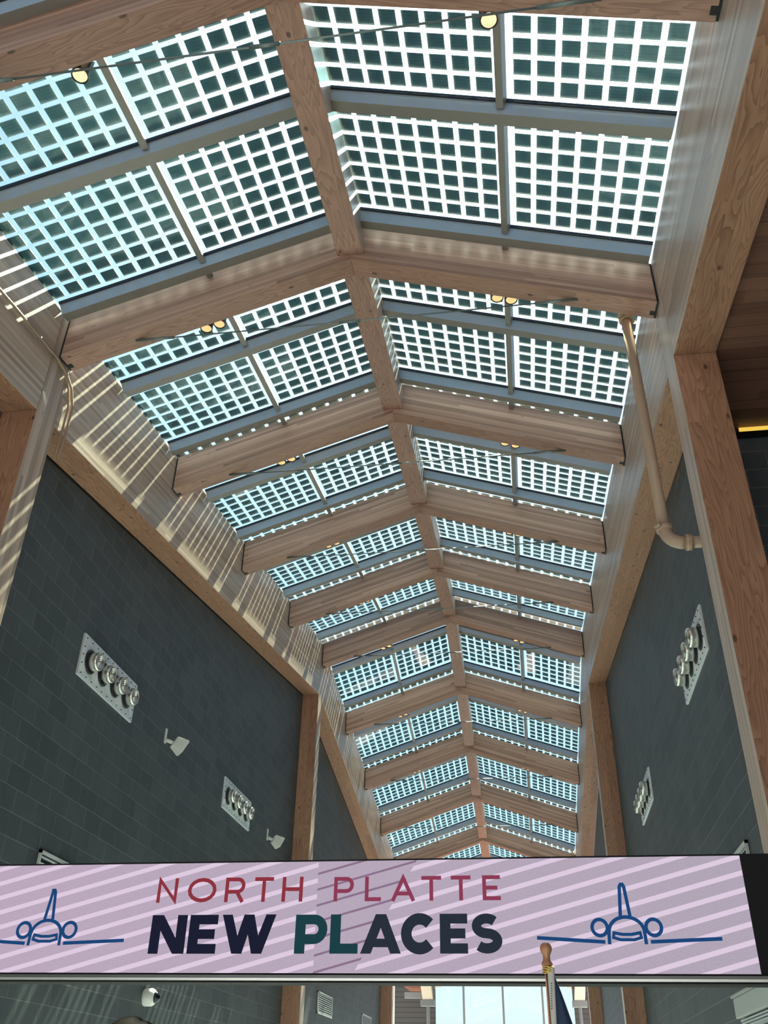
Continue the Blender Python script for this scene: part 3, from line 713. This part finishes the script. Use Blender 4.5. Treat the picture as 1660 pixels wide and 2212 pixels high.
m = MB(); m.lathe((1.50, 31.35, 6.70), (0, 0, 1), [(0, 0.05), (0, 0.072), (0.07, 0.072), (0.07, 0.05)], 14); m.build('coupling', M_COND, t)
m = MB(); m.tube([(1.50, 31.35, 6.88), (1.42, 31.32, 6.95), (1.30, 31.3, 6.96)], 0.035, 10); m.build('sprinkler_arm', M_COND, t)
for j, (dx, r, lab) in enumerate(((0.018, 0.012, 'outer'), (0.045, 0.014, 'inner'))):
    X_ = -A_+dx
    pts = [(X_, 2.0, zY(2.0)-0.03-0.03*j), (X_, 5.5, zY(5.5)-0.03-0.03*j), (X_, 6.30, zY(6.30)-0.045-0.03*j), (X_, 6.52, 6.25-0.02*j), (X_, 6.66+0.02*j, 6.15), (X_, 6.74+0.03*j, 5.98), (X_, 6.745+0.03*j, 5.6), (X_, 6.74+0.03*j, 5.30)]
    m = MB(); m.tube(pts, r, 8); o = m.build('conduit', M_COND); tag(o, f'{lab} thin brown conduit bending down the nearest left post', 'conduit')

# ---------------------------------------------------------------- LED display
DY = 4.6; DZ0, DZ1 = 0.4835, 0.980
def screen_mat():
    m = bpy.data.materials.new('led_screen_picture'); m.use_nodes = True; n = m.node_tree; n.nodes.clear()
    t = n.nodes.new('ShaderNodeTexCoord'); s = n.nodes.new('ShaderNodeSeparateXYZ'); L(n, t.outputs['UV'], s.inputs[0]); X, Z = s.outputs[0], s.outputs[1]
    v = math_(n, 'DIVIDE', math_(n, 'SUBTRACT', Z, math_(n, 'MULTIPLY', X, 0.262)), 0.0728)
    fr = math_(n, 'FRACT', math_(n, 'ADD', v, 0.24)); st = math_(n, 'LESS_THAN', fr, 0.30)
    zone = math_(n, 'MULTIPLY', math_(n, 'GREATER_THAN', X, -1.02), math_(n, 'LESS_THAN', math_(n, 'ADD', X, math_(n, 'MULTIPLY', Z, -0.6)), -1.12))
    fr2 = math_(n, 'FRACT', math_(n, 'ADD', v, 0.74)); st2 = math_(n, 'MULTIPLY', math_(n, 'LESS_THAN', fr2, 0.14), zone)
    st1 = math_(n, 'MULTIPLY', st, math_(n, 'SUBTRACT', 1.0, zone))
    ns = noise(n, comb(n, math_(n, 'MULTIPLY', X, 160.0), math_(n, 'MULTIPLY', Z, 160.0)), 1.0, 2, 0.5)
    lr = mr(n, X, -2.7, 1.0)
    base = mixc(n, lr, (0.53, 0.415, 0.54), (0.46, 0.40, 0.49)); base = mixc(n, mr(n, ns, 0.3, 0.7), base, mixc(n, 0.86, (0, 0, 0), base))
    base = mixc(n, math_(n, 'MULTIPLY', st1, 0.85), base, (0.76, 0.62, 0.78))
    base = mixc(n, math_(n, 'MULTIPLY', st2, 0.8), base, (0.20, 0.11, 0.20))
    e = n.nodes.new('ShaderNodeEmission'); L(n, base, e.inputs[0]); e.inputs[1].default_value = 0.76
    o = n.nodes.new('ShaderNodeOutputMaterial'); L(n, e.outputs[0], o.inputs[0]); return m
disp = thing('led_display', (-1.4, DY+0.1, FLOOR), 'long purple LED screen across the hall reading NORTH PLATTE NEW PLACES', 'display')
m = MB(); m.box(-4.05, 1.34, DY+0.002, DY+0.14, DZ0-0.008, DZ1+0.006, axis='x'); m.build('casing', M_CASE, disp)
m = MB(); m.face([(-3.95, DY, DZ0), (0.977, DY, DZ0), (0.977, DY, DZ1-0.002), (-3.95, DY, DZ1-0.002)], [(-3.95, DZ0), (0.977, DZ0), (0.977, DZ1), (-3.95, DZ1)]); m.build('screen', screen_mat(), disp)
m = MB(); m.box(-4.06, 1.35, DY-0.012, DY+0.12, 0.462, 0.4745, axis='x'); m.build('dark_rail', M_RAILD, disp)
m = MB(); m.box(-4.06, 1.35, DY-0.016, DY+0.12, 0.451, 0.4615, axis='x'); m.build('silver_rail', M_RAIL, disp)
m = MB(); m.box(-4.06, 1.35, DY-0.010, DY+0.12, 0.443, 0.4505, axis='x'); m.build('black_rail', M_CASE, disp)
for x in (-3.98, 1.27):
    m = MB(); m.box(x-0.05, x+0.05, DY+0.02, DY+0.12, FLOOR, 0.442); m.build('leg', M_CASE, disp)
# lettering: flat strokes standing on the screen
YT = DY-0.0025
class Glyph(MB):
    def poly(s, pts, x, z, w, h):
        p = [(x+a*w, YT, z+b*h) for a, b in pts]
        # ensure it faces the camera (-Y)
        ar = sum(p[i][0]*p[(i+1) % len(p)][2]-p[(i+1) % len(p)][0]*p[i][2] for i in range(len(p)))
        if ar < 0: p = p[::-1]
        s.face(p)
    def stroke(s, pts, wd, closed=False):
        pts = [Vector(q) for q in pts]; n = len(pts); L_, R_ = [], []
        for i in range(n):
            if closed: a, b = pts[(i-1) % n], pts[(i+1) % n]
            else: a, b = pts[max(i-1, 0)], pts[min(i+1, n-1)]
            d0 = (pts[i]-a) if (closed or i > 0) else (b-pts[i]); d1 = (b-pts[i]) if (closed or i < n-1) else d0
            d0 = d0.normalized(); d1 = d1.normalized(); d = (d0+d1).normalized()
            nn = Vector((-d.y, d.x)); k = wd/2/max(0.45, nn.dot(Vector((-d0.y, d0.x))))
            L_.append(pts[i]+nn*k); R_.append(pts[i]-nn*k)
        for i in range(n if closed else n-1):
            j = (i+1) % n; q = [L_[i], R_[i], R_[j], L_[j]]
            s.face([(v.x, YT, v.y) for v in q])
def arc(cx, cz, rx, rz, a0, a1, n=16): return [(cx+rx*math.cos(math.radians(a0+(a1-a0)*i/n)), cz+rz*math.sin(math.radians(a0+(a1-a0)*i/n))) for i in range(n+1)]
def thin(g, ch, x0, x1, z0, z1, w):
    h = z1-z0; a, b = x0+w/2, x1-w/2; lo, hi = z0+w/2, z1-w/2; mid = (z0+z1)/2
    S = g.stroke
    if ch == 'N': S([(a, z0), (a, hi), (b, lo), (b, z1)], w)
    elif ch == 'O': S(arc((a+b)/2, mid, (b-a)/2, (hi-lo)/2, 0, 337.5, 15), w, True)
    elif ch in 'RP':
        zm = z0+h*0.42; r = (hi-zm)/2
        S([(a, z0), (a, z1)], w); S([(a, hi), (b-r, hi)]+arc(b-r, zm+r, r, r, 90, -90, 10)[1:]+[(a, zm)], w)
        if ch == 'R': S([(b-r*1.1, zm), (b, z0)], w)
    elif ch == 'T': S([(x0, hi), (x1, hi)], w); S([((x0+x1)/2, z0), ((x0+x1)/2, hi)], w)
    elif ch == 'H': S([(a, z0), (a, z1)], w); S([(b, z0), (b, z1)], w); S([(a, mid), (b, mid)], w)
    elif ch == 'L': S([(a, z1), (a, lo), (x1, lo)], w)
    elif ch == 'A':
        c = (x0+x1)/2; S([(a, z0), (c, z1-w*0.4), (b, z0)], w); q = 0.30; S([(a+(c-a)*q, z0+h*q), (b-(b-c)*q, z0+h*q)], w)
    elif ch == 'E': S([(x1, hi), (a, hi), (a, lo), (x1, lo)], w); S([(a, mid), (x1-w*0.8, mid)], w)
def bold(g, ch, x0, x1, z0, z1, w):
    h = z1-z0; t = w*0.86
    def rect(a, b, c, d): g.face([(a, YT, c), (b, YT, c), (b, YT, d), (a, YT, d)])
    def para(xa, za, xb, zb, ww): g.face([(xa, YT, za), (xa+ww, YT, za), (xb+ww, YT, zb), (xb, YT, zb)])
    if ch == 'N': rect(x0, x0+w, z0, z1); rect(x1-w, x1, z0, z1); para(x1-w*1.15, z0, x0, z1, w*1.15)
    elif ch == 'E': rect(x0, x0+w, z0, z1); [rect(x0+w*0.9, x1-(0.08*(x1-x0) if i == 1 else 0), z0+(h-t)*i/2, z0+(h-t)*i/2+t) for i in range(3)]
    elif ch == 'W':
        W_ = x1-x0; q = [(x0, z1), (x0+W_*0.235-w*0.05, z0), (x0+W_*0.5-w*0.5, z1), (x0+W_*0.765-w*0.95, z0), (x1-w, z1)]
        for (a, b), (c, d) in zip(q[:-1], q[1:]): para(a, b, c, d, w)
    elif ch == 'L': rect(x0, x0+w, z0, z1); rect(x0+w*0.9, x1, z0, z0+t)
    elif ch == 'P':
        rect(x0, x0+w, z0, z1); zm = z0+h*0.24+t/2; hi = z1-t/2; r = (hi-zm)/2; xr = x1-w/2
        g.stroke([(x0+w*0.5, hi), (xr-r, hi)]+arc(xr-r, zm+r, r, r, 90, -90, 12)[1:]+[(x0+w*0.5, zm)], t)
    elif ch == 'A':
        c = (x0+x1)/2; para(x0, z0, c-w*0.5, z1, w); para(x1-w, z0, c-w*0.5, z1, w); rect(x0+w*0.8, x1-w*0.8, z0+h*0.16, z0+h*0.16+t*0.85)
    elif ch == 'C':
        g.stroke(arc((x0+x1)/2+w*0.15, (z0+z1)/2, (x1-x0)/2-w*0.35, (h-t)/2, 42, 318, 22), w)
    elif ch == 'S':
        cx = (x0+x1)/2; rx = (x1-x0)/2-w*0.5; rz = (h-t)/4; zt_, zb_ = z1-t/2-rz, z0+t/2+rz
        g.stroke(arc(cx, zt_, rx*0.96, rz, 38, 250, 14)+arc(cx, zb_, rx, rz, 70, -142, 14), t)
g = Glyph()
NP = [('N', -1.832, -1.728), ('O', -1.675, -1.528), ('R', -1.484, -1.3825), ('T', -1.3356, -1.2398), ('H', -1.1955, -1.0913)]
for ch, a, b in NP: thin(g, ch, a, b, 0.7935, 0.9075, 0.018)
g.build('lettering', emit('maroon_letters', (0.26, 0.034, 0.050), 1.0), disp)
g = Glyph()
for ch, a, b in [('P', -0.9373, -0.8393), ('L', -0.7848, -0.7057), ('A', -0.6584, -0.5397), ('T', -0.5108, -0.4153), ('T', -0.3689, -0.2742), ('E', -0.2195, -0.1344)]: thin(g, ch, a, b, 0.7925, 0.904, 0.018)
g.build('lettering', emit('crimson_letters', (0.26, 0.045, 0.090), 1.0), disp)
g = Glyph()
for ch, a, b in [('N', -1.838, -1.658), ('E', -1.644, -1.502), ('W', -1.482, -1.214)]: bold(g, ch, a, b, 0.565, 0.737, 0.050)
g.build('lettering', emit('midnight_letters', (0.012, 0.014, 0.032), 1.0), disp)
g = Glyph()
for ch, a, b in [('P', -1.1164, -0.9569), ('L', -0.946, -0.812)]: bold(g, ch, a, b, 0.565, 0.735, 0.050)
g.build('lettering', emit('teal_letters', (0.012, 0.050, 0.062), 1.0), disp)
g = Glyph()
for ch, a, b in [('A', -0.800, -0.608), ('C', -0.608, -0.4467), ('E', -0.425, -0.2959), ('S', -0.281, -0.1338)]: bold(g, ch, a, b, 0.565, 0.735, 0.050)
g.build('lettering', emit('slate_letters', (0.022, 0.030, 0.045), 1.0), disp)
def plane_icon(dx, dz, sc, name, mirror_tail):
    g = Glyph(); w = 0.0155
    T = lambda p: [(dx+x*sc, dz+z*sc) for x, z in p]
    g.stroke(T(arc(-0.119, 0.018, 0.034, 0.034, 0, 345, 23)), w, True); g.stroke(T(arc(0.121, 0.018, 0.034, 0.034, 0, 345, 23)), w, True)
    g.stroke(T([(-0.082, -0.052), (-0.080, 0.0)]+arc(0, 0.0, 0.078, 0.062, 175, 5, 18)+[(0.078, 0.0), (0.080, -0.052)]), w)
    g.stroke(T([(-0.058, -0.004), (-0.02, -0.011), (0.02, -0.011), (0.058, -0.004), (0.062, -0.024), (0.03, -0.033), (-0.03, -0.033), (-0.062, -0.024)]), w*0.85, True)
    g.stroke(T([(-0.100, -0.042), (-0.405, -0.024)]), w); g.stroke(T([(0.100, -0.042), (0.412, -0.030)]), w)
    k = 1 if not mirror_tail else -1
    g.stroke(T([(-0.021, 0.066), (-0.011+0.003*(1-k), 0.192), (-0.005, 0.202), (0.004, 0.202), (0.009, 0.192), (0.022, 0.066)]), w)
    g.build(name, emit('blue_line_icon', (0.012, 0.060, 0.185), 1.0), disp)
plane_icon(0.426, 0.6545, 1.0, 'aeroplane_emblem', False)
plane_icon(-2.380, 0.6545, 1.0, 'aeroplane_emblem', True)

# ---------------------------------------------------------------- flag on its pole
FX, FY = 0.050, 4.0
def Fz(pxy): return pxy
t = thing('flag_pole', (FX, FY, FLOOR), 'varnished wooden flagpole with a round finial in front of the screen', 'flagpole')
ZT = 0.532
m = MB(); m.lathe((FX, FY, FLOOR), (0, 0, 1), [(0, 0.0115), (ZT-0.085-FLOOR, 0.0105)], 16); m.build('pole', M_POLE, t)
m = MB(); m.lathe((FX, FY, ZT), (0, 0, -1), [(-0.0, 0.0), (0.002, 0.011), (0.008, 0.019), (0.018, 0.0235), (0.028, 0.0235), (0.038, 0.019), (0.046, 0.0145), (0.050, 0.0150), (0.053, 0.0142), (0.066, 0.0150), (0.073, 0.021), (0.079, 0.0225), (0.084, 0.020), (0.088, 0.012)], 28); m.build('finial', M_FIN, t)
m = MB(); m.lathe((FX, FY, FLOOR), (0, 0, 1), [(0, 0.16), (0.02, 0.16), (0.05, 0.12), (0.06, 0.03), (0.12, 0.025)], 28); m.build('base', M_CORD, t)
m = MB()
for i in range(4):
    z = ZT-0.090-0.006*i; m.tube([(FX+0.004+0.021*math.cos(a), FY+0.021*math.sin(a)-0.002, z+0.003*math.sin(a*2+i)) for a in [2*PI*k/16 for k in range(17)]], 0.0032, 6)
m.build('gold_cord', M_CORD, t)
# draped flag: folded cloth hanging from the top, widening downwards
fl = thing('flag', (FX+0.03, FY, -0.9), 'navy blue flag with a white heading hanging furled on the pole', 'flag')
def cloth(prof, name, mat, parent, nz=26):
    m = MB(); rings = []
    for i in range(nz+1):
        f = i/nz; rings.append(prof(f))
    for a, b in zip(rings[:-1], rings[1:]):
        for k in range(len(a)):
            j = (k+1) % len(a); m.face([a[k], a[j], b[j], b[k]][::-1], None, 0, True)
    o = m.build(name, mat, parent)
    bm_ = bmesh.new(); bm_.from_mesh(o.data); bmesh.ops.remove_doubles(bm_, verts=bm_.verts, dist=1e-5); bmesh.ops.recalc_face_normals(bm_, faces=bm_.faces); bm_.to_mesh(o.data); bm_.free()
    return o
def navy(f):
    z = 0.418-1.35*f; wd = 0.008+0.112*min(1, f*3.6)**0.9+0.05*f; x0 = FX+0.017-0.012*min(1, f*3.0); n = 28; pts = []
    for k in range(n):
        a = 2*PI*k/n; fold = 1+0.28*math.sin(a*5+1.0+f*1.5)*min(1, f*4)
        pts.append((x0+wd/2+wd/2*math.cos(a)*(1+0.03*math.sin(a*7)), FY+0.012+(0.010+0.030*min(1, f*3))*math.sin(a)*fold, z))
    return pts
def sleeve(f):
    z = 0.440-1.38*f; xc = FX+0.013-0.006*min(1, f*3); wd = 0.0135-0.006*min(1, f*3.5); n = 14; pts = []
    for k in range(n):
        a = 2*PI*k/n; pts.append((xc+wd*math.cos(a), FY-0.016+0.007*math.sin(a), z))
    return pts
cloth(navy, 'flag_cloth', M_NAVY, fl); cloth(sleeve, 'heading_sleeve', M_SLEEVE, fl)
m = MB()
for i in range(11):                          # faint unreadable print on the heading
    z = 0.385-0.0085*i; x = FX+0.012-0.0006*i
    m.box(x-0.0028, x+0.0022, FY-0.0236, FY-0.0232, z-0.0026, z+0.0018)
m.build('heading_print', M_INK, fl)

# ---------------------------------------------------------------- person (only the top of the hair shows)
def person(X, Y, ztop):
    s = (ztop-FLOOR)/1.75; z0 = FLOOR
    t = thing('person', (X, Y, FLOOR), 'person with dark brown hair below the screen, only the crown showing', 'person')
    def sk(name, verts, edges, radii, mat, root=0, lv=2):
        me = bpy.data.meshes.new(name); me.from_pydata([(X+v[0]*s, Y+v[1]*s, z0+v[2]*s) for v in verts], edges, []); me.materials.append(mat)
        o = bpy.data.objects.new(name, me); C.objects.link(o); o.parent = t; o.location = -Vector(t.location)
        md = o.modifiers.new('skin', 'SKIN'); md.use_smooth_shade = True
        for i, r in enumerate(radii):
            r = r if isinstance(r, tuple) else (r, r); me.skin_vertices[0].data[i].radius = (r[0]*s, r[1]*s); me.skin_vertices[0].data[i].use_root = (i == root)
        sb = o.modifiers.new('sub', 'SUBSURF'); sb.levels = lv; sb.render_levels = lv
        return o
    V = [(0, 0, 0.95), (0, 0.01, 1.12), (0, 0.01, 1.28), (0, 0.0, 1.42), (0, 0.0, 1.50), (0, -0.01, 1.56), (0, -0.015, 1.62), (0, -0.01, 1.665)]
    E = [(i, i+1) for i in range(7)]; R_ = [(0.15, 0.11), (0.13, 0.10), (0.15, 0.11), (0.12, 0.09), (0.055, 0.055), (0.062, 0.075), (0.074, 0.090), (0.045, 0.055)]
    for sx in (-1, 1):
        b = len(V); V += [(sx*0.17, 0, 1.40), (sx*0.21, 0.02, 1.13), (sx*0.20, -0.10, 0.92), (sx*0.19, -0.14, 0.84)]; E += [(3, b), (b, b+1), (b+1, b+2), (b+2, b+3)]; R_ += [0.055, 0.042, 0.030, (0.036, 0.016)]
        for q, (fx, ln) in enumerate(((-0.028, 0.060), (-0.010, 0.070), (0.009, 0.066), (0.027, 0.052))):
            c = len(V); V += [(sx*0.19+fx, -0.165, 0.80), (sx*0.19+fx, -0.155, 0.80-ln)]; E += [(b+3, c), (c, c+1)]; R_ += [0.009, 0.008]
        c = len(V); V += [(sx*0.15, -0.165, 0.83), (sx*0.145, -0.18, 0.79)]; E += [(b+3, c), (c, c+1)]; R_ += [0.010, 0.009]
        b = len(V); V += [(sx*0.09, 0, 0.86), (sx*0.10, 0.0, 0.50), (sx*0.10, 0.02, 0.10), (sx*0.11, -0.10, 0.045), (sx*0.11, -0.18, 0.035)]; E += [(0, b), (b, b+1), (b+1, b+2), (b+2, b+3), (b+3, b+4)]; R_ += [0.085, 0.058, 0.040, 0.038, 0.028]
    sk('body', V, E, R_, M_SKIN)
    sk('shirt', [(0, 0, 0.93), (0, 0.01, 1.12), (0, 0.01, 1.28), (0, 0, 1.42)]+[(sx*q[0], q[1], q[2]) for sx in (-1, 1) for q in ((0.17, 0, 1.40), (0.205, 0.015, 1.20))],
       [(0, 1), (1, 2), (2, 3), (3, 4), (4, 5), (3, 6), (6, 7)], [(0.17, 0.13), (0.15, 0.12), (0.17, 0.13), (0.135, 0.105), 0.068, 0.060, 0.068, 0.060], M_SHIRT)
    sk('trousers', [(0, 0, 0.93)]+[(sx*q[0], q[1], q[2]) for sx in (-1, 1) for q in ((0.09, 0, 0.84), (0.10, 0, 0.50), (0.10, 0.02, 0.10))],
       [(0, 1), (1, 2), (2, 3), (0, 4), (4, 5), (5, 6)], [(0.165, 0.125), 0.10, 0.073, 0.058, 0.10, 0.073, 0.058], M_TROUS)
    for sx in (-1, 1):
        sk('shoe', [(sx*0.10, 0.03, 0.05), (sx*0.11, -0.10, 0.045), (sx*0.11, -0.19, 0.04)], [(0, 1), (1, 2)], [0.048, 0.046, 0.034], M_SHOE)
        m = MB(); m.lathe((X+sx*0.030*s, Y-0.100*s, z0+1.635*s), (0, -1, 0), [(0, 0.012*s), (0.006*s, 0.010*s), (0.009*s, 0.0)], 12); m.build('eye', M_SHOE, t)
        m = MB(); m.lathe((X+sx*0.075*s, Y-0.005*s, z0+1.63*s), (sx, 0, 0), [(0, 0.026*s), (0.010*s, 0.022*s), (0.014*s, 0.0)], 12); m.build('ear', M_SKIN, t)
    m = MB(); m.lathe((X, Y-0.098*s, z0+1.63*s), (0, -0.35, -1), [(0, 0.006*s), (0.035*s, 0.015*s), (0.045*s, 0.0)], 10); m.build('nose', M_SKIN, t)
    m = MB(); m.box(X-0.025*s, X+0.025*s, Y-0.100*s, Y-0.092*s, z0+1.555*s, z0+1.563*s); m.build('mouth', M_FIN, t)
    # hair: two soft lobes either side of a parting
    m = MB(); nu, nv = 44, 22; R = []
    for j in range(nv+1):
        th = PI*0.62*j/nv; row = []
        for i in range(nu):
            ph = 2*PI*i/nu; d = Vector((math.sin(th)*math.cos(ph), math.sin(th)*math.sin(ph), math.cos(th)))
            part = math.exp(-((d.x-0.28)/0.10)**2)*0.05; st = 0.012*math.sin(ph*17+th*5)*math.sin(th)
            k = 1-part+st
            row.append((X+d.x*0.105*s*k, Y+0.005*s+d.y*0.118*s*k, z0+(1.625+d.z*0.125*(k if d.z > 0 else 1))*s))
        R.append(row)
    for j in range(nv):
        for i in range(nu):
            a = (i+1) % nu; m.face([R[j][i], R[j+1][i], R[j+1][a], R[j][a]], None, 0, True)
    o = m.build('hair', M_HAIR, t); bm_ = bmesh.new(); bm_.from_mesh(o.data); bmesh.ops.remove_doubles(bm_, verts=bm_.verts, dist=1e-5); bm_.to_mesh(o.data); bm_.free()
person(-1.215, 3.0, 0.197)
